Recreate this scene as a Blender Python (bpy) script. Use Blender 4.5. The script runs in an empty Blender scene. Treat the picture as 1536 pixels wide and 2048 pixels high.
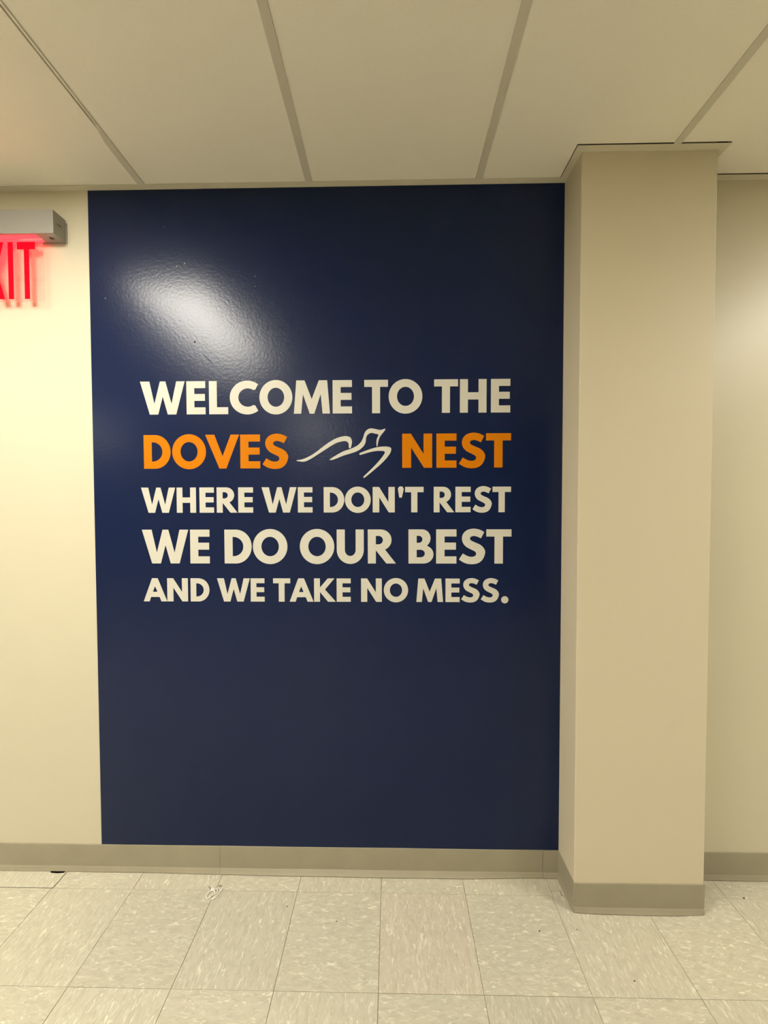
import bpy, bmesh, math, random
from mathutils import Vector, Matrix

random.seed(7)
S = bpy.context.scene
C = S.collection

# ------------------------------------------------------------------ camera
yaw, pit, rol = -0.0183, -0.0274, -0.0023
fw = Vector((math.sin(yaw) * math.cos(pit), math.cos(yaw) * math.cos(pit), math.sin(pit)))
rt = Vector((math.cos(yaw), -math.sin(yaw), 0.0))
up = rt.cross(fw)
r2 = rt * math.cos(rol) + up * math.sin(rol)
u2 = up * math.cos(rol) - rt * math.sin(rol)
cam_data = bpy.data.cameras.new('camera')
cam = bpy.data.objects.new('camera', cam_data)
C.objects.link(cam)
cam.matrix_world = Matrix(((r2.x, u2.x, -fw.x, 0.5001), (r2.y, u2.y, -fw.y, -1.5274),
                           (r2.z, u2.z, -fw.z, 1.4267), (0, 0, 0, 1)))
cam_data.sensor_fit = 'VERTICAL'
cam_data.sensor_height = 24.0
cam_data.lens = 820.7 / 2048 * 24.0
cam_data.clip_start = 0.02
S.camera = cam

# ------------------------------------------------------------------ world, light level, exposure
w = bpy.data.worlds.new('world')
S.world = w
w.use_nodes = True
w.node_tree.nodes['Background'].inputs[0].default_value = (0.02, 0.02, 0.02, 1)
w.node_tree.nodes['Background'].inputs[1].default_value = 0.3
LAMP = 30.0                       # radiance of the ceiling troffers' diffusers
LAMP_COL = (1.0, 0.95, 0.83, 1)
S.view_settings.view_transform = 'Standard'
S.view_settings.look = 'None'
S.view_settings.exposure = 0.60
S.view_settings.gamma = 1.0
S.view_settings.use_curve_mapping = False

# ------------------------------------------------------------------ constants
H = 2.5739                        # ceiling height
X0, X1, Y1 = -7.2, 5.4, -6.8      # room extents (visible wall at y = 0)
PX0, PX1, PY = 1.1293, 1.5726, -0.1317   # pillar
MX0, MX1 = -0.6195, 1.1293        # mural
BH = 0.1055                       # cove base height
GX, G = 0.8143, 0.6097            # ceiling grid
FL = 0.0241                       # flange width

# ------------------------------------------------------------------ materials
def nodes(m):
    m.use_nodes = True
    return m.node_tree, m.node_tree.nodes['Principled BSDF']

def N(nt, typ, **kw):
    n = nt.nodes.new(typ)
    for k, v in kw.items():
        if k in n.inputs.keys():
            n.inputs[k].default_value = v
        else:
            setattr(n, k, v)
    return n

def coords(nt, kind='Object', scale=(1, 1, 1)):
    t = N(nt, 'ShaderNodeTexCoord')
    mp = N(nt, 'ShaderNodeMapping')
    mp.inputs['Scale'].default_value = scale
    nt.links.new(t.outputs[kind], mp.inputs['Vector'])
    return mp

def mat(name, col, rough=0.5, spec=0.5, metal=0.0, bump=None, vary=None, emit=None):
    """bump = list of (scale, strength, distance), vary = (scale, amount)"""
    m = bpy.data.materials.new(name)
    nt, b = nodes(m)
    b.inputs['Roughness'].default_value = rough
    b.inputs['Specular IOR Level'].default_value = spec
    b.inputs['Metallic'].default_value = metal
    b.inputs['Base Color'].default_value = (*col, 1)
    mp = coords(nt)
    if vary:
        n = N(nt, 'ShaderNodeTexNoise', Scale=vary[0], Detail=4.0)
        nt.links.new(mp.outputs[0], n.inputs['Vector'])
        r = N(nt, 'ShaderNodeValToRGB')
        a = vary[1]
        r.color_ramp.elements[0].position = .3
        r.color_ramp.elements[1].position = .7
        r.color_ramp.elements[0].color = (*[c * (1 - a) for c in col], 1)
        r.color_ramp.elements[1].color = (*[min(1, c * (1 + a)) for c in col], 1)
        nt.links.new(n.outputs['Fac'], r.inputs[0])
        nt.links.new(r.outputs[0], b.inputs['Base Color'])
    last = None
    for sc, st, d in (bump or []):
        n = N(nt, 'ShaderNodeTexNoise', Scale=sc, Detail=3.0)
        nt.links.new(mp.outputs[0], n.inputs['Vector'])
        bp = N(nt, 'ShaderNodeBump', Strength=st, Distance=d)
        nt.links.new(n.outputs['Fac'], bp.inputs['Height'])
        if last:
            nt.links.new(last.outputs[0], bp.inputs['Normal'])
        last = bp
    if last:
        nt.links.new(last.outputs[0], b.inputs['Normal'])
    if emit:
        b.inputs['Emission Color'].default_value = (*emit[0], 1)
        b.inputs['Emission Strength'].default_value = emit[1]
    return m

M = {}
M['wall'] = mat('cream_wall_paint', (0.545, 0.502, 0.375), .42, .4, bump=[(160, .10, .0012), (9, .05, .004)], vary=(1.3, .012))
M['pillar'] = mat('cream_pillar_paint', (0.575, 0.510, 0.375), .5, .35, bump=[(160, .10, .0012), (7, .05, .004)], vary=(1.3, .012))
M['ceiling'] = mat('ceiling_tile_face', (0.88, 0.84, 0.74), .85, .2, bump=[(420, .25, .0006)], vary=(300, .02))
M['bar'] = mat('painted_grid_steel', (0.62, 0.585, 0.49), .55, .35)
M['angle'] = mat('painted_angle_steel', (0.66, 0.61, 0.49), .5, .4)
M['plenum'] = mat('dark_plenum', (0.03, 0.027, 0.02), .9, .1)
M['mural'] = mat('navy_gloss_vinyl', (0.0010, 0.0080, 0.045), .24, .30, bump=[(95, .31, .0012), (330, .08, .0004)], vary=(2.2, .06))
M['white'] = mat('cream_white_vinyl', (0.54, 0.52, 0.455), .40, .35, bump=[(200, .08, .0006)])
M['orange'] = mat('orange_vinyl', (0.545, 0.165, 0.0), .5, .08, bump=[(200, .08, .0006)])
M['base'] = mat('taupe_rubber_base', (0.30, 0.27, 0.193), .45, .35, bump=[(30, .12, .002), (250, .1, .0004)], vary=(9, .05))
M['grime'] = mat('dark_subfloor', (0.05, 0.042, 0.025), .9, .1)
M['void'] = mat('black_recess_shade', (0.006, 0.004, 0.004), .9, 0)  # near-black that stands in for deep shade inside gaps and holes
M['metal'] = mat('brushed_aluminium', (0.30, 0.29, 0.265), .45, .4, metal=.3, bump=[(300, .08, .0003)])
M['metal_dark'] = mat('dark_plastic', (0.05, 0.045, 0.04), .5, .4)
M['wire'] = mat('white_plastic_twine', (0.88, 0.86, 0.80), .3, .5)
M['wire_dark'] = mat('dark_plastic_end', (0.06, 0.05, 0.03), .5, .4)
M['crumb'] = mat('dark_crumb', (0.035, 0.028, 0.02), .8, .2)
M['dent'] = mat('bare_plaster_dent', (0.30, 0.28, 0.22), .5, .4)
M['red_led'] = mat('red_led', (0.6, 0.0, 0.02), .5, .1, emit=((1.0, 0.03, 0.035), 2.6))
M['red_letter'] = mat('red_sign_letter', (0.75, 0.0, 0.004), .6, .05, emit=((1.0, 0.0, 0.006), 1.3))

def lamp_material():
    m = bpy.data.materials.new('lit_diffuser')
    nt, b = nodes(m)
    b.inputs['Base Color'].default_value = (.8, .8, .8, 1)
    b.inputs['Emission Color'].default_value = LAMP_COL
    b.inputs['Emission Strength'].default_value = LAMP
    return m
M['lamp'] = lamp_material()

def acrylic():
    m = bpy.data.materials.new('clear_acrylic')
    m.use_nodes = True
    nt = m.node_tree
    for n in list(nt.nodes):
        if n.type != 'OUTPUT_MATERIAL':
            nt.nodes.remove(n)
    out = nt.nodes['Material Output']
    tr = N(nt, 'ShaderNodeBsdfTransparent', Color=(.97, .93, .92, 1))
    gl = N(nt, 'ShaderNodeBsdfGlossy', Color=(1, 1, 1, 1), Roughness=.03)
    fr = N(nt, 'ShaderNodeFresnel', IOR=1.35)
    mx = N(nt, 'ShaderNodeMixShader')
    nt.links.new(fr.outputs[0], mx.inputs[0])
    nt.links.new(tr.outputs[0], mx.inputs[1])
    nt.links.new(gl.outputs[0], mx.inputs[2])
    em = N(nt, 'ShaderNodeEmission', Color=(1, .05, .06, 1), Strength=.22)   # edge-lit acrylic scatters its red light
    ad = N(nt, 'ShaderNodeAddShader')
    nt.links.new(mx.outputs[0], ad.inputs[0])
    nt.links.new(em.outputs[0], ad.inputs[1])
    nt.links.new(ad.outputs[0], out.inputs['Surface'])
    return m
M['acrylic'] = acrylic()

def vct(name, base, light, dark):
    """vinyl composition tile: flecks drawn out along the tile's own x axis, shifted per tile"""
    m = bpy.data.materials.new(name)
    nt, b = nodes(m)
    b.inputs['Roughness'].default_value = .42
    b.inputs['Specular IOR Level'].default_value = .35
    t = N(nt, 'ShaderNodeTexCoord')
    oi = N(nt, 'ShaderNodeObjectInfo')
    mul = N(nt, 'ShaderNodeVectorMath', operation='SCALE')
    cx = N(nt, 'ShaderNodeCombineXYZ')
    for i in range(3):
        nt.links.new(oi.outputs['Random'], cx.inputs[i])
    nt.links.new(cx.outputs[0], mul.inputs[0])
    mul.inputs['Scale'].default_value = 37.0
    add = N(nt, 'ShaderNodeVectorMath', operation='ADD')
    nt.links.new(t.outputs['Object'], add.inputs[0])
    nt.links.new(mul.outputs[0], add.inputs[1])
    def layer(sc, stretch, lo, hi, detail=2.0, dist=.6):
        mp = N(nt, 'ShaderNodeMapping')
        mp.inputs['Scale'].default_value = stretch
        nt.links.new(add.outputs[0], mp.inputs['Vector'])
        n = N(nt, 'ShaderNodeTexNoise', Scale=sc, Detail=detail, Distortion=dist)
        nt.links.new(mp.outputs[0], n.inputs['Vector'])
        r = N(nt, 'ShaderNodeMapRange')
        r.inputs['From Min'].default_value = lo
        r.inputs['From Max'].default_value = hi
        nt.links.new(n.outputs['Fac'], r.inputs['Value'])
        return r.outputs[0]
    def mix(a, col, f):
        mx = N(nt, 'ShaderNodeMix', data_type='RGBA')
        if isinstance(a, tuple):
            mx.inputs[6].default_value = (*a, 1)
        else:
            nt.links.new(a, mx.inputs[6])
        mx.inputs[7].default_value = (*col, 1)
        nt.links.new(f, mx.inputs[0])
        return mx.outputs[2]
    c = mix(base, tuple(x * .88 for x in base), layer(75, (.42, 1, 1), .45, .68, 3))
    c = mix(c, dark, layer(150, (.35, 1, 1), .58, .80))
    c = mix(c, light, layer(120, (.33, 1, 1), .55, .72, 2, .9))
    c = mix(c, tuple(min(1, x * 1.10) for x in light), layer(95, (.4, 1, 1), .64, .74, 1, .9))
    # slight tone difference from tile to tile
    hv = N(nt, 'ShaderNodeHueSaturation')
    r = N(nt, 'ShaderNodeMapRange')
    r.inputs['To Min'].default_value = .965
    r.inputs['To Max'].default_value = 1.035
    nt.links.new(oi.outputs['Random'], r.inputs['Value'])
    nt.links.new(r.outputs[0], hv.inputs['Value'])
    nt.links.new(c, hv.inputs['Color'])
    nt.links.new(hv.outputs[0], b.inputs['Base Color'])
    n = N(nt, 'ShaderNodeTexNoise', Scale=90.0, Detail=2.0)
    nt.links.new(add.outputs[0], n.inputs['Vector'])
    bp = N(nt, 'ShaderNodeBump', Strength=.08, Distance=.001)
    nt.links.new(n.outputs['Fac'], bp.inputs['Height'])
    nt.links.new(bp.outputs[0], b.inputs['Normal'])
    return m
M['tile'] = vct('vinyl_tile', (0.50, 0.47, 0.365), (0.60, 0.58, 0.465), (0.41, 0.375, 0.275))
M['tile_pink'] = vct('vinyl_tile_pinkish', (0.515, 0.462, 0.362), (0.60, 0.565, 0.46), (0.42, 0.365, 0.275))

# ------------------------------------------------------------------ mesh helpers
def link(name, me, m, parent=None, loc=None):
    o = bpy.data.objects.new(name, me)
    C.objects.link(o)
    if m is not None:
        for x in (m if isinstance(m, list) else [m]):
            me.materials.append(x)
    if parent is not None:
        o.parent = parent
    if loc:
        o.location = loc
    return o

def box_bm(bm, x0, x1, y0, y1, z0, z1, bevel=0):
    g = bmesh.ops.create_cube(bm, size=1.0)
    vs = g['verts']
    for v in vs:
        v.co = Vector(((x0 + x1) / 2 + v.co.x * (x1 - x0), (y0 + y1) / 2 + v.co.y * (y1 - y0), (z0 + z1) / 2 + v.co.z * (z1 - z0)))
    if bevel:
        es = list({e for v in vs for e in v.link_edges})
        bmesh.ops.bevel(bm, geom=es, offset=bevel, segments=2, affect='EDGES', profile=.5)

def to_mesh(bm, name, smooth=False):
    me = bpy.data.meshes.new(name)
    bmesh.ops.recalc_face_normals(bm, faces=bm.faces)
    bm.to_mesh(me)
    bm.free()
    if smooth:
        for p in me.polygons:
            p.use_smooth = True
    return me

def box(name, x0, x1, y0, y1, z0, z1, m, parent=None, bevel=0):
    bm = bmesh.new()
    box_bm(bm, x0, x1, y0, y1, z0, z1, bevel)
    return link(name, to_mesh(bm, name), m, parent)

def prism(name, pts, z0, z1, m, parent=None):
    """vertical prism over a plan polygon"""
    bm = bmesh.new()
    lo = [bm.verts.new((x, y, z0)) for x, y in pts]
    hi = [bm.verts.new((x, y, z1)) for x, y in pts]
    n = len(pts)
    bm.faces.new(lo)
    bm.faces.new(hi)
    for i in range(n):
        bm.faces.new((lo[i], lo[(i + 1) % n], hi[(i + 1) % n], hi[i]))
    return link(name, to_mesh(bm, name), m, parent)

def empty(name, loc=(0, 0, 0)):
    o = bpy.data.objects.new(name, None)
    C.objects.link(o)
    o.location = loc
    o.empty_display_size = .1
    return o

def tag(o, label=None, cat=None, group=None, kind=None):
    for k, v in (('label', label), ('category', cat), ('group', group), ('kind', kind)):
        if v:
            o[k] = v
    return o

def flat_shape(name, loops, depth, m, parent, y=0.0, bevel=0.0):
    """filled outline(s) in the x-z plane, `depth` thick, its back on y, standing out towards -y"""
    cu = bpy.data.curves.new(name, 'CURVE')
    cu.dimensions = '2D'
    cu.fill_mode = 'BOTH'
    cu.extrude = depth / 2
    for lp in loops:
        sp = cu.splines.new('POLY')
        sp.points.add(len(lp) - 1)
        for i, (a, b) in enumerate(lp):
            sp.points[i].co = (a, b, 0, 1)
        sp.use_cyclic_u = True
    tmp = bpy.data.objects.new('tmp', cu)
    C.objects.link(tmp)
    dg = bpy.context.evaluated_depsgraph_get()
    me = bpy.data.meshes.new_from_object(tmp.evaluated_get(dg))
    bpy.data.objects.remove(tmp)
    bpy.data.curves.remove(cu)
    me.name = name
    me.transform(Matrix.Translation((0, y - depth / 2, 0)) @ Matrix.Rotation(math.pi / 2, 4, 'X'))
    me.materials.clear()
    return link(name, me, m, parent)

def tube_bm(bm, pts, r, sides=8, closed=False):
    pts = [Vector(p) for p in pts]
    n = len(pts)
    rings = []
    for i, p in enumerate(pts):
        a = pts[i - 1] if i or closed else p
        b = pts[(i + 1) % n] if i < n - 1 or closed else p
        t = (b - a).normalized()
        u = t.cross(Vector((0, 0, 1)))
        if u.length < .1:
            u = t.cross(Vector((1, 0, 0)))
        u.normalize()
        v = t.cross(u)
        rings.append([bm.verts.new(p + (u * math.cos(k * 2 * math.pi / sides) + v * math.sin(k * 2 * math.pi / sides)) * r) for k in range(sides)])
    for i in range(n - 1 + (1 if closed else 0)):
        A, B = rings[i], rings[(i + 1) % n]
        for k in range(sides):
            bm.faces.new((A[k], A[(k + 1) % sides], B[(k + 1) % sides], B[k]))
    if not closed:
        bm.faces.new(rings[0])
        bm.faces.new(rings[-1])

def smooth_pts(p, n=6, closed=False):
    """Catmull-Rom through points of any dimension"""
    out = []
    L = len(p)
    rng = range(L) if closed else range(L - 1)
    for i in rng:
        a = p[(i - 1) % L] if (closed or i > 0) else p[i]
        b = p[i]
        c = p[(i + 1) % L]
        d = p[(i + 2) % L] if (closed or i + 2 < L) else p[i + 1]
        for k in range(n):
            t = k / n
            out.append(tuple(.5 * (2 * b[j] + (c[j] - a[j]) * t + (2 * a[j] - 5 * b[j] + 4 * c[j] - d[j]) * t * t
                                   + (3 * b[j] - a[j] - 3 * c[j] + d[j]) * t ** 3) for j in range(len(b))))
    if not closed:
        out.append(tuple(p[-1]))
    return out

# ------------------------------------------------------------------ large structure
fl = box('floor', X0, X1, Y1, 0.0, -.08, -.0031, M['grime'])
tag(fl, 'speckled beige vinyl tile floor', kind='structure')

wb = box('wall_back', X0 - .1, X1 + .1, 0.0, .12, -.08, H + .2, M['wall'])
tag(wb, 'cream painted wall behind the blue mural and the pillar', kind='structure')
wl = box('wall_left', X0 - .12, X0, Y1, 0, -.08, H + .2, M['wall'])
tag(wl, 'cream side wall at the left end of the room', kind='structure')
wr = box('wall_right', X1, X1 + .12, Y1, 0, -.08, H + .2, M['wall'])
tag(wr, 'cream side wall at the right end of the room', kind='structure')
wf = box('wall_front', X0 - .1, X1 + .1, Y1 - .12, Y1, -.08, H + .2, M['wall'])
tag(wf, 'cream wall behind the camera', kind='structure')

bm = bmesh.new()
box_bm(bm, PX0, PX1, PY, 0.0, -.004, H + .12)
es = [e for e in bm.edges if abs(e.verts[0].co.z - e.verts[1].co.z) > 1 and e.verts[0].co.y < -.05]
bmesh.ops.bevel(bm, geom=es, offset=.0035, segments=3, affect='EDGES', profile=.5)
pl = link('wall_pillar', to_mesh(bm, 'pillar'), M['pillar'])
tag(pl, 'square cream pillar standing out from the wall beside the blue mural', kind='structure')

# ceiling: plenum slab with lay-in panels, grid bars and wall angles
ce = box('ceiling', X0 - .1, X1 + .1, Y1 - .1, .1, H + .11, H + .2, M['plenum'])
tag(ce, 'suspended ceiling of plain panels in a steel grid', kind='structure')
ZT = H + .0035       # underside of the panels
bars = [GX + G * k for k in range(-13, 8)]
rows = [0.0, -.655, -1.874, -3.093, -4.312, -5.531, -6.75]
lamps = {(-3, 1), (3, 1), (-3, 4), (-7, 1), (-9, 4)}     # (column, row) cells that hold a troffer
GAP = .0024
for ci, xb in enumerate(bars[:-1]):
    xa, xc = xb + .003, bars[ci + 1] - .003
    col = ci - 13
    for ri in range(len(rows) - 1):
        if (col, ri) in lamps:
            continue
        ya, yc = rows[ri + 1] + .003, rows[ri] - .003
        if ri == 0:
            yc = -.002
            if col >= 1:
                yc = -FL - GAP
        if ri == 0 and col == 0:      # cell with the pillar's left part cut out
            f = (PX0 - FL - .0015, PY - FL - GAP)
            pts = [(xa, ya), (xc, ya), (xc, f[1]), (f[0], f[1]), (f[0], -.002), (xa, -.002)]
        elif ri == 0 and col == 1:    # cell with the pillar's right part cut out
            f = (PX1 + FL + .001, PY - FL - GAP)
            pts = [(xa, ya), (xc, ya), (xc, yc), (f[0], yc), (f[0], f[1]), (xa, f[1])]
        else:
            pts = [(xa, ya), (xc, ya), (xc, yc), (xa, yc)]
        if col == -3 and ri == 0:
            pass
        prism('ceiling_panel', pts, ZT, ZT + .014, M['ceiling'], ce)
for k, xb in enumerate(bars):
    k -= 13
    ye = -FL if k != 1 else PY - FL
    if k == -2:
        # full-width bar, outline tapered to imitate its edge lost in the red glow
        bmb = bmesh.new()
        l, r = xb - FL / 2, xb + FL / 2
        path = [(ye, l), (-.16, l), (-.20, l + .002), (-.285, r - .004), (-.40, r - .0028), (Y1, r - .0025)]
        pts = [(x, y) for y, x in path] + [(r, Y1), (r, ye)]
        bo = prism('ceiling_bar', pts, H, H + .0034, M['bar'], ce)
    else:
        bo = box('ceiling_bar', xb - FL / 2, xb + FL / 2, Y1, ye, H, H + .0034, M['bar'], ce)
for ci in range(len(bars) - 1):
    for yr in rows[1:-1]:
        box('cross_bar', bars[ci] + FL / 2, bars[ci + 1] - FL / 2, yr - FL / 2, yr + FL / 2, H + .0003, H + .0034, M['bar'], ce)
# wall angles: flange along the wall, mitred round the pillar
prism('wall_angle', [(X0, 0), (X0, -FL), (PX0 - FL, -FL), (PX0, 0)], H - .0002, H + .0014, M['angle'], ce)
prism('wall_angle', [(PX0, 0), (PX0 - FL, -FL), (PX0 - FL, PY - FL), (PX0, PY)], H - .0002, H + .0014, M['angle'], ce)
prism('wall_angle', [(PX0, PY), (PX0 - FL, PY - FL), (PX1 + FL, PY - FL), (PX1, PY)], H - .0002, H + .0014, M['angle'], ce)
prism('wall_angle', [(PX1, PY), (PX1 + FL, PY - FL), (PX1 + FL, -FL), (PX1, 0)], H - .0002, H + .0014, M['angle'], ce)
prism('wall_angle', [(PX1, 0), (PX1 + FL, -FL), (X1, -FL), (X1, 0)], H - .0002, H + .0014, M['angle'], ce)

# troffers (just outside the frame, they light the room and shine in the mural)
n_l = 0
names = {(-3, 1): 'lit ceiling panel light nearest the exit sign and the blue mural',
         (3, 1): 'lit ceiling panel light to the right of the pillar, nearest the wall',
         (-3, 4): 'lit ceiling panel light far behind the camera on the left',
         (-7, 1): 'lit ceiling panel light to the left of the exit sign along the mural wall',
         (-9, 4): 'lit ceiling panel light in the far left rear of the room'}
for (c_, r_), lab in names.items():
    xa, xc = GX + G * c_ + FL / 2, GX + G * (c_ + 1) - FL / 2
    ya, yc = rows[r_ + 1] + FL / 2, rows[r_] - FL / 2
    e = empty('ceiling_light', ((xa + xc) / 2, (ya + yc) / 2, H))
    tag(e, lab, 'ceiling light', 'panel lights in the ceiling grid')
    hx, hy = (xc - xa) / 2, (yc - ya) / 2
    bm = bmesh.new()
    t = .022
    box_bm(bm, -hx, hx, -hy, -hy + t, .0005, .05)
    box_bm(bm, -hx, hx, hy - t, hy, .0005, .05)
    box_bm(bm, -hx, -hx + t, -hy + t, hy - t, .0005, .05)
    box_bm(bm, hx - t, hx, -hy + t, hy - t, .0005, .05)
    link('frame', to_mesh(bm, 'frame'), M['bar'], e)
    for sx in (-1, 1):
        box('reflector_wing', sx * (hx - .052) - .038, sx * (hx - .052) + .038, -hy + t, hy - t, .004, .010, M['ceiling'], e)
    box('diffuser', -hx + .090, hx - .090, -hy + t, hy - t, .012, .018, M['lamp'], e)

# ------------------------------------------------------------------ floor tiles (children of the floor)
T = .3048
cols = [-.757 - 5 * T, -.757 - 4 * T, -.757 - 3 * T, -.757 - 2 * T, -.757 - T, -.757, -.4547, -.148, .1540, .4595, .765, 1.076, 1.385, 1.699, 2.003,
        2.003 + T, 2.003 + 2 * T, 2.003 + 3 * T]
rws = [-.0735, -.3765, -.6813, -.9861, -1.2909]
J = .0005           # half a joint
def floor_tile(x0, x1, y0, y1, turn, lift=0.0, m=None, notch=None):
    cx, cy = (x0 + x1) / 2, (y0 + y1) / 2
    pts = [(x0 + J, y0 + J), (x1 - J, y0 + J), (x1 - J, y1 - J), (x0 + J, y1 - J)]
    if notch:
        pts = pts[:3] + notch + pts[3:]
    pts = [(x - cx, y - cy) for x, y in pts]
    if turn:
        pts = [(y, -x) for x, y in pts]
    bm = bmesh.new()
    lo = [bm.verts.new((x, y, -.003)) for x, y in pts]
    c2 = .0007
    hi = []
    mx_ = max(abs(p[0]) for p in pts); my_ = max(abs(p[1]) for p in pts)
    for x, y in pts:
        hi.append(bm.verts.new((x * (1 - c2 / mx_), y * (1 - c2 / my_), 0)))
    mid = [bm.verts.new((x, y, -.0007)) for x, y in pts]
    n = len(pts)
    bm.faces.new(hi)
    for i in range(n):
        j = (i + 1) % n
        bm.faces.new((lo[i], lo[j], mid[j], mid[i]))
        bm.faces.new((mid[i], mid[j], hi[j], hi[i]))
    o = link('floor_tile', to_mesh(bm, 'floor_tile'), m or M['tile'], fl, (cx, cy, lift))
    o.rotation_euler = (random.uniform(-.0006, .0006), random.uniform(-.0006, .0006), math.pi / 2 if turn else 0)
    return o
for r in range(len(rws) - 1):
    for c in range(len(cols) - 1):
        turn = (c + r) % 2 == 1
        pink = (r == 0 and c == 9)
        floor_tile(cols[c], cols[c + 1], rws[r + 1], rws[r], turn, random.uniform(-.0002, .0003), M['tile_pink'] if pink else M['tile'])
for c in range(len(cols) - 1):
    x0, x1 = cols[c], cols[c + 1]
    turn = c % 2 == 0
    if c == 4:
        floor_tile(x0, x1 + .004, rws[0] + .0012, -.0005, turn, .0012, notch=[(-.760, -.0125), (-.785, -.0145), (-.812, -.0125), (-.825, -.0005)])
    elif c == 5:
        floor_tile(x0 + .005, x1, rws[0], -.0005, turn, 0)
    elif c == 10:
        floor_tile(x0, 1.0795, rws[0], -.0005, turn, 0)
    elif c == 11:
        floor_tile(1.0795, PX0 - .002, -.0545, -.0005, True, .0002)
        floor_tile(1.0795, 1.113, rws[0], -.0545, False, 0)
        floor_tile(1.1145, PX0 - .001, rws[0], -.0545, False, 0)
        floor_tile(PX0, x1, rws[0], -.0505, turn, 0)
    else:
        floor_tile(x0, x1, rws[0], -.0005, turn, 0)
# the rest of the floor behind the camera, tiles left to the material
def far_floor_material():
    m = vct('vinyl_tile_far', (0.50, 0.47, 0.365), (0.60, 0.58, 0.465), (0.41, 0.375, 0.275))
    return m
prism('floor_gap_shade', [(-.822, -.0005), (-.808, -.0118), (-.785, -.0140), (-.762, -.0118), (-.748, -.0005)], -.0030, -.0027, M['void'], fl)  # black sheet laid in the tile notch, painting the gap's deep shade
rest = box('floor_field', X0, X1, Y1, rws[-1], -.003, 0, far_floor_material(), fl)

# ------------------------------------------------------------------ cove base
TOE = [(-7.3, .45), (-1.0, .45), (-.72, .10), (-.45, .25), (-.16, .62), (.15, .95), (.5, .95), (.8, .88), (1.06, .40), (1.13, .35)]
def toe(x, y):
    """how far the flexible toe stands out here (it is pulled flat in places and tucked in at the corners)"""
    if y < -.01:
        d = min(abs(x - PX0) + abs(y - PY), abs(x - PX1) + abs(y - PY))
        return .12 + min(1, d / .045) * .42 if x < PX1 - .001 else .05
    if x > 1.2:
        return .3 if x > PX1 + .01 else .05
    for (a, fa), (b, fb) in zip(TOE, TOE[1:]):
        if a <= x <= b:
            return fa + (fb - fa) * (x - a) / (b - a)
    return .4

def cove_section(path, name='cove_section', parent=None, wob=0.0, seed=0):
    """sweep the cove profile along a plan path; room side lies to the right of travel"""
    prof = [(0.0, BH), (.0026, BH), (.0032, BH - .001), (.0032, .045), (.0026, .028), (.0022, .0200), (.0044, .0178), (.0090, .0125),
            (.0150, .0070), (.0190, .0042), (.0194, .0034), (.0188, .0022), (.0125, .0014), (.0110, 0.0), (0.0, 0.0)]
    P = [Vector((x, y)) for x, y in path]
    dens = [P[0]]
    for a, b in zip(P, P[1:]):
        L = (b - a).length
        k = max(1, int(L / .08))
        for i in range(1, k + 1):
            dens.append(a.lerp(b, i / k))
    P = dens
    n = len(P)
    rings = []
    bm = bmesh.new()
    s = 0
    for i, p in enumerate(P):
        if i:
            s += (P[i] - P[i - 1]).length
        d0 = (P[i] - P[i - 1]).normalized() if i else (P[1] - P[0]).normalized()
        d1 = (P[i + 1] - P[i]).normalized() if i < n - 1 else d0
        n0 = Vector((d0.y, -d0.x)); n1 = Vector((d1.y, -d1.x))
        nn = (n0 + n1).normalized()
        sc = 1 / max(.35, nn.dot(n0))
        wv = wob * (math.sin(s * 7.3 + seed) + .6 * math.sin(s * 17.1 + seed * 2.1))
        ring = []
        for o, z in prof:
            k = max(0, (.03 - z) / .03)
            oo = o if o < .0035 else .0032 + (o - .0032) * max(.34 if p.y > -.01 and p.x < 1.2 else 0, toe(p.x, p.y) * .8)
            q = p + nn * sc * (oo + (wv * k if o > 0 else 0))
            zz = z + (wob * .5 * math.sin(s * 9 + seed) if z > .09 else 0)
            ring.append(bm.verts.new((q.x, q.y, zz)))
        rings.append(ring)
    m_ = len(prof)
    for A, B in zip(rings, rings[1:]):
        for k in range(m_):
            bm.faces.new((A[k], A[(k + 1) % m_], B[(k + 1) % m_], B[k]))
    bm.faces.new(rings[0]); bm.faces.new(rings[-1])
    me = to_mesh(bm, name)
    for p in me.polygons:
        p.use_smooth = abs(p.normal.z) < .97
    me.set_sharp_from_angle(angle=math.radians(17))
    return link(name, me, M['base'], parent)
bb = empty('baseboard_back', (0, 0, 0))
tag(bb, 'taupe rubber cove base running along the wall and round the pillar', kind='structure')
E1 = -.0002
cove_section([(X0, E1), (-.1597, E1)], parent=bb, wob=.0008, seed=1)
cove_section([(-.1588, E1), (1.0686, E1)], parent=bb, wob=.0010, seed=2)
r_ = .004
cove_section([(1.0696, E1 - .0006), (PX0 - .002, E1 - .0006), (PX0 - E1 * -1, -.003), (PX0 - .0002, PY + r_),
              (PX0 + .0008, PY + .0008), (PX0 + r_, PY - .0002), (PX1 - r_, PY - .0002), (PX1 - .0008, PY + .0008), (PX1 + .0002, PY + r_),
              (PX1 + .0002, -.003)], parent=bb, wob=.0007, seed=3)
cove_section([(PX1 + .004, E1), (X1, E1)], parent=bb, wob=.0008, seed=5)

# ------------------------------------------------------------------ lettering outlines (x across the letter 0..1, y up the cap height 0..1)
def norm(pts, x0, x1, yt, yb):
    return [((x - x0) / (x1 - x0), (yb - y) / (yb - yt)) for x, y in pts]
def arc(cx, cy, rx, ry, a0, a1, n=14):
    return [(cx + rx * math.cos(math.radians(a0 + (a1 - a0) * i / n)), cy + ry * math.sin(math.radians(a0 + (a1 - a0) * i / n))) for i in range(n + 1)]

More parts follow.
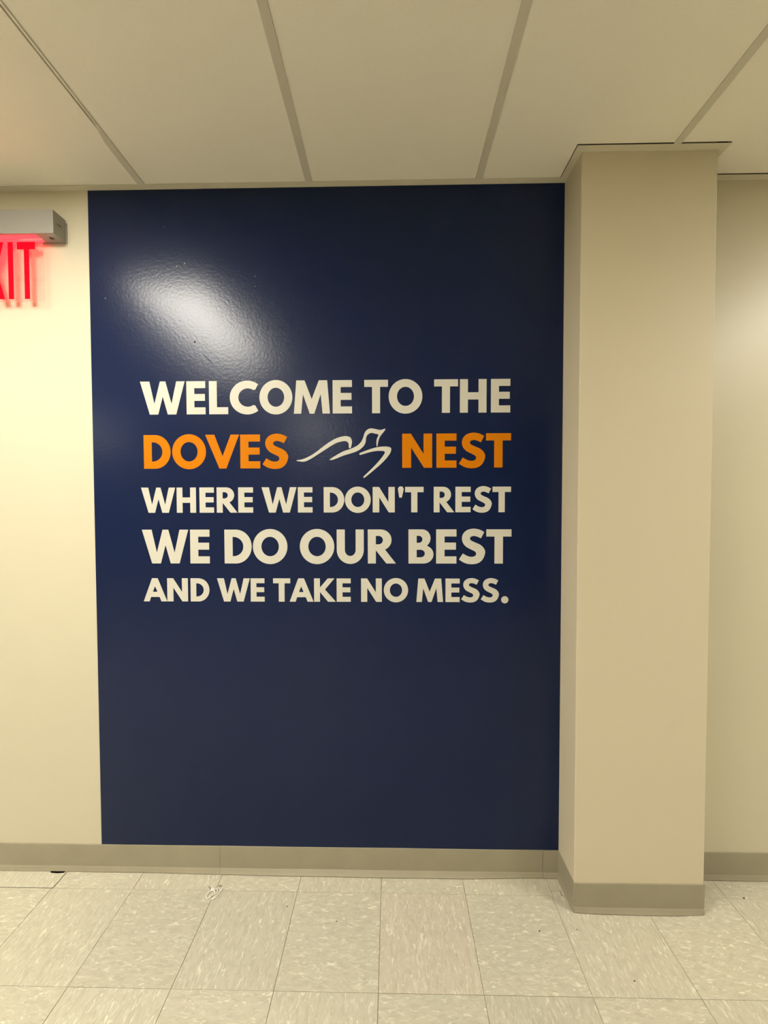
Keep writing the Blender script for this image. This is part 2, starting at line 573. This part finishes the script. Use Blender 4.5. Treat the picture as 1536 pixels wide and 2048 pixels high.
def glyph(ch):
    if ch == 'W':
        return [[(0, 1), (.21, 1), (.316, .317), (.447, 1), (.57, 1), (.70, .317), (.813, 1), (1, 1), (.804, 0), (.614, 0), (.506, .544), (.40, 0), (.21, 0)]]
    if ch == 'E':
        return [[(0, 1), (1, 1), (1, .792), (.414, .792), (.414, .615), (.975, .615), (.975, .408), (.414, .408), (.414, .21), (1, .21), (1, 0), (0, 0)]]
    if ch == 'L':
        return [[(0, 1), (.41, 1), (.41, .21), (1, .21), (1, 0), (0, 0)]]
    if ch == 'M':
        return [norm([(200, 172), (452, 172), (668, 745), (890, 172), (1145, 172), (1225, 1188), (1000, 1188), (945, 590), (745, 1188), (605, 1188), (400, 595), (345, 1188), (118, 1188)], 118, 1225, 172, 1188)]
    if ch == 'T':
        return [[(0, 1), (1, 1), (1, .79), (.665, .79), (.665, 0), (.328, 0), (.328, .79), (0, .79)]]
    if ch == 'H':
        return [[(0, 1), (.30, 1), (.30, .607), (.70, .607), (.70, 1), (1, 1), (1, 0), (.70, 0), (.70, .393), (.30, .393), (.30, 0), (0, 0)]]
    if ch == 'V':
        return [norm([(1005, 103), (1145, 103), (1268, 432), (1395, 103), (1525, 103), (1325, 620), (1218, 620)], 1005, 1525, 103, 620)]
    if ch == 'N':
        return [norm([(562, 103), (685, 103), (864, 388), (864, 103), (985, 103), (985, 583), (870, 583), (688, 298), (688, 583), (562, 583)], 562, 985, 103, 583)]
    if ch == 'A':
        return [norm([(80, 580), (255, 97), (370, 97), (560, 580), (440, 580), (405, 487), (230, 487), (200, 580)], 80, 560, 97, 580),
                norm([(268, 380), (313, 262), (362, 380)], 80, 560, 97, 580)]
    if ch == 'K':
        return [norm([(640, 128), (768, 128), (768, 330), (940, 128), (1085, 128), (878, 375), (1115, 645), (945, 645), (768, 430), (768, 645), (640, 645)], 640, 1115, 128, 645)]
    if ch == 'O':
        return [arc(.5, .5, .5, .518, 0, 354, 47), arc(.5, .5, .253, .287, 0, 354, 39)]
    if ch == 'C':
        o = arc(450, -505, 395, 392, 51.5, 308.5, 40)
        i = arc(462, -505, 214, 214, 313, 47, 30)
        return [[((x - 55) / 641, (y + 888) / 770) for x, y in o + [(630, -690)] + i[1:-1] + [(630, -328)]]]
    if ch == 'D':
        o = [(0, 1)] + arc(.42, .5, .58, .5, 90, -90, 30) + [(0, 0)]
        i = [(.30, .785)] + arc(.34, .5, .355, .285, 84, -84, 20) + [(.30, .215)]
        return [o, i]
    if ch == 'U':
        o = [(0, 1), (.30, 1)] + [(.30, .40)] + arc(.5, .40, .20, .18, 180, 360, 16)[1:] + [(.70, 1), (1, 1)] + arc(.5, .40, .5, .412, 0, -180, 30)
        return [o]
    if ch == 'R':
        o = [(152, 88), (400, 88)] + [(x, -y) for x, y in arc(400, -290, 206, 202, 90, -62, 20)] + [(478, 472), (690, 745), (507, 745), (305, 490), (305, 745), (152, 745)]
        i = [(305, 212)] + [(x, -y) for x, y in arc(355, -293, 86, 82, 90, -90, 14)] + [(305, 375)]
        return [norm(o, 152, 690, 88, 745), norm(i, 152, 690, 88, 745)]
    if ch == 'B':
        o = [(933, 88)] + [(x, -y) for x, y in arc(1195, -258, 157, 170, 90, -50, 16)] + [(1283, 398)] + [(x, -y) for x, y in arc(1215, -569, 193, 176, 62, -90, 20)] + [(933, 745)]
        i1 = [(1088, 210)] + [(x, -y) for x, y in arc(1130, -278, 68, 68, 90, -90, 12)] + [(1088, 346)]
        i2 = [(1088, 480)] + [(x, -y) for x, y in arc(1165, -552, 78, 73, 90, -90, 12)] + [(1088, 625)]
        return [norm(q, 933, 1408, 88, 745) for q in (o, i1, i2)]
    if ch == 'S':
        a = [(805, 180), (690, 122), (545, 100), (400, 137), (310, 225), (283, 335), (310, 440), (385, 530), (500, 592), (590, 640), (618, 692), (590, 745), (510, 766), (410, 745), (305, 685)]
        b = [(213, 830), (350, 912), (505, 940), (660, 915), (770, 825), (828, 670), (800, 568), (715, 482), (590, 425), (500, 380), (470, 335), (492, 292), (560, 272), (640, 288), (728, 328)]
        return [norm(smooth_pts(a, 5) + smooth_pts(b, 5), 213, 828, 117, 925)]
    if ch == "'":
        return [norm([(355, 590), (308, 290)] + [(x, -y) for x, y in arc(415, -268, 110, 108, 180, 0, 18)] + [(522, 290), (455, 590)], 305, 525, 180, 1155)]
    if ch == '.':
        return [arc(.5, .10, .5, .153, 0, 350, 35)]

LINES=[
('WELCOME TO THE', 1.7503, 1.8727, [(-0.4371, -0.2692), (-0.2628, -0.1919), (-0.1782, -0.1068), (-0.1004, 0.0055), (0.0104, 0.1333), (0.1384, 0.2727), (0.2831, 0.3547), (0.4002, 0.4879), (0.4903, 0.6146), (0.6579, 0.7454), (0.7527, 0.8501), (0.8662, 0.937)]),
('DOVES NEST', 1.5485, 1.6744, [(-0.4272, -0.326), (-0.3201, -0.1924), (-0.1948, -0.0672), (-0.0635, 0.0109), (0.0195, 0.1158), (0.5401, 0.6507), (0.6666, 0.7404), (0.7492, 0.846), (0.849, 0.9406)]),
("WHERE WE DON'T REST", 1.3834, 1.478, [(-0.4403, -0.311), (-0.3057, -0.2328), (-0.2195, -0.1649), (-0.1545, -0.0764), (-0.0734, -0.0174), (0.0148, 0.1459), (0.1508, 0.2055), (0.2474, 0.3242), (0.3267, 0.4227), (0.4302, 0.5122), (0.5241, 0.5453), (0.5509, 0.6192), (0.6568, 0.7325), (0.737, 0.7931), (0.8002, 0.871), (0.8739, 0.9417)]),
('WE DO OUR BEST', 1.1924, 1.3198, [(-0.4401, -0.2641), (-0.2572, -0.1836), (-0.1273, -0.0248), (-0.0201, 0.11), (0.1567, 0.2859), (0.2952, 0.3964), (0.4115, 0.5164), (0.5632, 0.6561), (0.6659, 0.7413), (0.7505, 0.8476), (0.8517, 0.9443)]),
('AND WE TAKE NO MESS.', 1.0483, 1.1363, [(-0.4376, -0.3476), (-0.3473, -0.2685), (-0.2582, -0.1867), (-0.1576, -0.0331), (-0.0301, 0.0222), (0.0547, 0.1195), (0.1167, 0.207), (0.2091, 0.2908), (0.294, 0.3468), (0.3856, 0.4632), (0.4707, 0.5616), (0.5924, 0.692), (0.7009, 0.7536), (0.7592, 0.8275), (0.832, 0.8993), (0.9078, 0.9345)]),
]
BIRD=[
[(0.1489, 1.5782), (0.1701, 1.5821), (0.1974, 1.5939), (0.2213, 1.609), (0.2452, 1.6274), (0.2691, 1.6442), (0.293, 1.6576), (0.3168, 1.6652), (0.3354, 1.6664), (0.3489, 1.6606), (0.354, 1.6471), (0.3522, 1.6337), (0.3488, 1.6226), (0.3427, 1.6236), (0.342, 1.6354), (0.3377, 1.6449), (0.3285, 1.6483), (0.3167, 1.6473), (0.2963, 1.6417), (0.2758, 1.6307), (0.252, 1.6156), (0.2281, 1.6005), (0.2041, 1.5854), (0.1836, 1.5753), (0.17, 1.5727), (0.1489, 1.5755)],
[(0.2722, 1.5817), (0.2742, 1.5783), (0.2891, 1.5816), (0.3232, 1.595), (0.3572, 1.605), (0.3775, 1.6133), (0.3945, 1.6267), (0.4041, 1.6418), (0.4065, 1.6587), (0.4116, 1.6704), (0.4251, 1.6781), (0.4387, 1.6753), (0.4522, 1.6712), (0.4471, 1.6584), (0.4447, 1.645), (0.4453, 1.6299), (0.4487, 1.6298), (0.4521, 1.6483), (0.4589, 1.6651), (0.4775, 1.6892), (0.4742, 1.6926), (0.459, 1.6886), (0.4421, 1.6921), (0.4252, 1.6949), (0.4117, 1.6906), (0.4015, 1.6789), (0.3946, 1.6587), (0.3878, 1.6453), (0.3742, 1.6319), (0.3504, 1.6202), (0.3233, 1.6112), (0.296, 1.5968)],
[(0.3815, 1.6008), (0.3843, 1.6042), (0.4114, 1.6149), (0.4419, 1.6241), (0.4656, 1.6274), (0.4859, 1.6273), (0.4977, 1.6229), (0.4993, 1.6145), (0.4943, 1.601), (0.479, 1.5809), (0.4586, 1.5607), (0.4349, 1.5405), (0.4009, 1.5129), (0.3975, 1.5129), (0.3968, 1.517), (0.4179, 1.5372), (0.4417, 1.5608), (0.4621, 1.5843), (0.474, 1.6011), (0.4757, 1.6072), (0.4689, 1.6112), (0.4452, 1.6113), (0.4181, 1.6064), (0.3859, 1.5971)],
]
WIRE=[
[(-0.1572, -0.0767), (-0.1664, -0.0831), (-0.1703, -0.0955), (-0.1648, -0.1063), (-0.159, -0.1074), (-0.1529, -0.1001), (-0.1477, -0.0902), (-0.1456, -0.0828), (-0.1502, -0.0791), (-0.1646, -0.0737)],
[(-0.1256, -0.0661), (-0.1244, -0.0749), (-0.1285, -0.085), (-0.1321, -0.0961), (-0.1362, -0.1059), (-0.1414, -0.1101), (-0.1486, -0.1097)],
[(-0.1783, -0.0606), (-0.173, -0.0656), (-0.1648, -0.0731), (-0.1561, -0.071), (-0.15, -0.0741), (-0.1468, -0.0703), (-0.1414, -0.0689), (-0.1343, -0.0713), (-0.129, -0.0725), (-0.1236, -0.0711)],
[(-0.1418, -0.0594), (-0.1363, -0.058), (-0.1303, -0.0592)],
[(-0.1427, -0.0714), (-0.1355, -0.0826), (-0.1388, -0.0888), (-0.1457, -0.084)],
]


# ------------------------------------------------------------------ mural
mu = empty('wall_mural', ((MX0 + MX1) / 2, 0, BH))
MZ = BH
ox = (MX0 + MX1) / 2
tag(mu, 'tall glossy navy blue wall panel with a white and orange welcome message beside the pillar', 'wall mural')
bm = bmesh.new()
box_bm(bm, MX0 - ox, MX1 - .0008 - ox, -.0010, 0, .0002, H - MZ - .0006)
link('navy_panel', to_mesh(bm, 'navy_panel'), M['mural'], mu)
def rel(lp):
    return [(x - ox, z - MZ) for x, z in lp]
for text, zb, zt, xs in LINES:
    k = 0
    words = text.split(' ')
    for wd in words:
        for ch in wd:
            x0, x1 = xs[k]
            k += 1
            lps = [rel([(x0 + u * (x1 - x0), zb + v * (zt - zb)) for u, v in lp]) for lp in glyph(ch)]
            org = text.startswith('DOVES')
            o = flat_shape('apostrophe' if ch == "'" else 'full_stop' if ch == '.' else 'letter', lps, .0004, M['orange' if org else 'white'], mu, -.0010)
            if org:
                o['label'] = 'orange letter'
for i, b in enumerate(BIRD):
    if i == 0:
        lp = smooth_pts(b, 3, True)
    else:
        lp = []
        # keep the pointed tips, smooth the rest
        lp = smooth_pts(b, 3, True)
    flat_shape('dove_stroke', [rel(lp)], .0004, M['white'], mu, -.0010)
# small flaws in the panel
def dent(x, z, r, m, name='nail_hole'):
    bm = bmesh.new()
    bmesh.ops.create_uvsphere(bm, u_segments=10, v_segments=6, radius=1)
    for v in bm.verts:
        v.co = Vector((v.co.x * r + x - ox, v.co.y * r * .35 - .0010, v.co.z * r + z - MZ))
    return link(name, to_mesh(bm, name, True), m, mu)
dent(-.2283, 2.0177, .0034, M['void'])
for x, z, r in [(-.2913, 2.2944, .0023), (-.2613, 2.305, .0023), (-.0016, 2.2545, .0018), (-.002, 2.2181, .0018), (-.3374, 2.4385, .0013), (-.5614, 2.1807, .0018)]:
    dent(x, z, r, M['dent'], 'paint_nib')
bm = bmesh.new()
tube_bm(bm, [(-.197 - ox, -.0010, 1.9733 - MZ), (-.183 - ox, -.0012, 1.958 - MZ), (-.1658 - ox, -.0010, 1.9399 - MZ)], .0011, 6)
link('scratch', to_mesh(bm, 'scratch', True), M['mural'], mu)

# ------------------------------------------------------------------ exit sign
EX0, EX1 = -1.055, -.7035
EZ0, EZ1 = 2.3835, 2.4665
EY = -.0600
ex = empty('exit_sign', ((EX0 + EX1) / 2, 0, EZ0))
eo = (EX0 + EX1) / 2
tag(ex, 'red edge-lit EXIT sign hanging from a grey metal housing on the wall', 'exit sign')
def exbox(name, x0, x1, y0, y1, z0, z1, m, bevel=0, parent=None):
    return box(name, x0 - eo, x1 - eo, y0, y1, z0 - EZ0, z1 - EZ0, m, parent or ex, bevel)
h = exbox('housing', EX0, EX1, EY, -.004, EZ0, EZ1, M['metal'], .0012)
exbox('back_plate', EX0 - .006, EX1 + .004, -.0042, -.0002, EZ0 - .002, EZ1 - .012, M['metal'])
exbox('side_slot', EX1 - .0004, EX1 + .0006, -.040, -.024, EZ0 + .043, EZ0 + .0455, M['metal_dark'])
exbox('led_strip', EX0 + .03, EX1 - .072, -.052, -.012, EZ0 - .0012, EZ0 + .001, M['red_led'])
bm = bmesh.new()
tube_bm(bm, [(-.733 - eo, -.0315, -.0018), (-.733 - eo, -.0315, .001)], .0062, 18)
link('test_button', to_mesh(bm, 'test_button'), M['metal_dark'], ex)
bm = bmesh.new()
tube_bm(bm, [(-.733 - eo + .0078 * math.cos(a * math.pi / 12), -.0315 + .0078 * math.sin(a * math.pi / 12), -.0004) for a in range(24)], .0011, 6, True)
link('button_ring', to_mesh(bm, 'button_ring', True), M['metal'], ex)
PX_ = -.7675
pane = exbox('acrylic_pane', EX0 + .024, PX_, -.0335, -.0285, 2.1575, EZ0 - .0018, M['acrylic'], .0006)
ZL0, ZL1 = 2.1655, 2.3700
def sign_letter(loops):
    flat_shape('sign_letter', [[(x - eo, z - EZ0) for x, z in lp] for lp in loops], .0008, M['red_letter'], ex, -.0335)
sign_letter([[(-.8602, ZL1), (-.7934, ZL1), (-.7934, ZL1 - .0265), (-.8162, ZL1 - .0265), (-.8162, ZL0), (-.8350, ZL0), (-.8350, ZL1 - .0265), (-.8602, ZL1 - .0265)]])
sign_letter([[(-.8944, ZL1), (-.8755, ZL1), (-.8755, ZL0), (-.8944, ZL0)]])
zm = (ZL0 + ZL1) / 2
sign_letter([[(-.9900, ZL1), (-.9660, ZL1), (-.9495, zm + .034), (-.9330, ZL1), (-.9100, ZL1), (-.9375, zm), (-.9090, ZL0), (-.9320, ZL0), (-.9495, zm - .036), (-.9670, ZL0), (-.9900, ZL0), (-.9615, zm)]])
sign_letter([[(-1.028, ZL1), (-.9985, ZL1), (-.9985, ZL1 - .026), (-1.010, ZL1 - .026), (-1.010, zm + .013), (-1.0, zm + .013), (-1.0, zm - .013), (-1.010, zm - .013), (-1.010, ZL0 + .026), (-.9985, ZL0 + .026), (-.9985, ZL0), (-1.028, ZL0)]])

# ------------------------------------------------------------------ twine and crumbs on the floor
bm = bmesh.new()
def lifted(p, z, amp=.0015):
    q = smooth_pts([(a, b, z + amp * (math.sin(i * 1.7) + 1)) for i, (a, b) in enumerate(p)], 5)
    return q
wx, wy = -.150, -.085
def locl(p):
    return [(a - wx, b - wy, c) for a, b, c in p]
for i, wp in enumerate(WIRE[:2] + WIRE[4:]):
    tube_bm(bm, locl(lifted(wp, .0022)), .0015 if i != 2 else .0010, 7)
tube_bm(bm, locl(lifted(WIRE[2][2:], .0024)), .0011, 7)
tw = link('twine_scrap', to_mesh(bm, 'twine', True), M['wire'], None, (wx, wy, .0))
tag(tw, 'small looped scrap of white plastic twine on the floor by the cove base', 'litter')
bm = bmesh.new()
tube_bm(bm, locl(lifted(WIRE[2][:3], .0016)), .0010, 6)
link('twine_end', to_mesh(bm, 'twine_end', True), M['wire_dark'], tw)
bm = bmesh.new()
tube_bm(bm, locl(lifted(WIRE[3], .0016)), .0009, 6)
link('twine_end', to_mesh(bm, 'twine_end', True), M['wire_dark'], tw)
crumbs = [((.9877, -.1976), .0026, 'dark crumb on the floor tile left of the pillar foot'),
          ((1.1139, -.1908), .0020, 'tiny dark crumb on the floor just before the left corner of the pillar'),
          ((1.2182, -.3354), .0022, 'dark crumb on the floor in front of the pillar, near the tile joint'),
          ((1.7587, -.0742), .0030, 'dark crumb on the floor to the right of the pillar by the wall'),
          ((.13, -.1291), .0024, 'thin dark crumb lying beside a tile joint, right of the twine scrap'),
          ((.3111, -.1777), .0020, 'tiny dark crumb in the middle of the floor tile right of the twine scrap')]
for (x, y), r, lab in crumbs:
    bm = bmesh.new()
    bmesh.ops.create_icosphere(bm, subdivisions=1, radius=r)
    for v in bm.verts:
        v.co *= random.uniform(.7, 1.2)
        v.co.z = v.co.z * .6
    z0 = min(v.co.z for v in bm.verts)
    o = link('crumb', to_mesh(bm, 'crumb'), M['crumb'], None, (x, y, -z0 + .0001))
    tag(o, lab, 'crumb', 'dark crumbs on the floor')
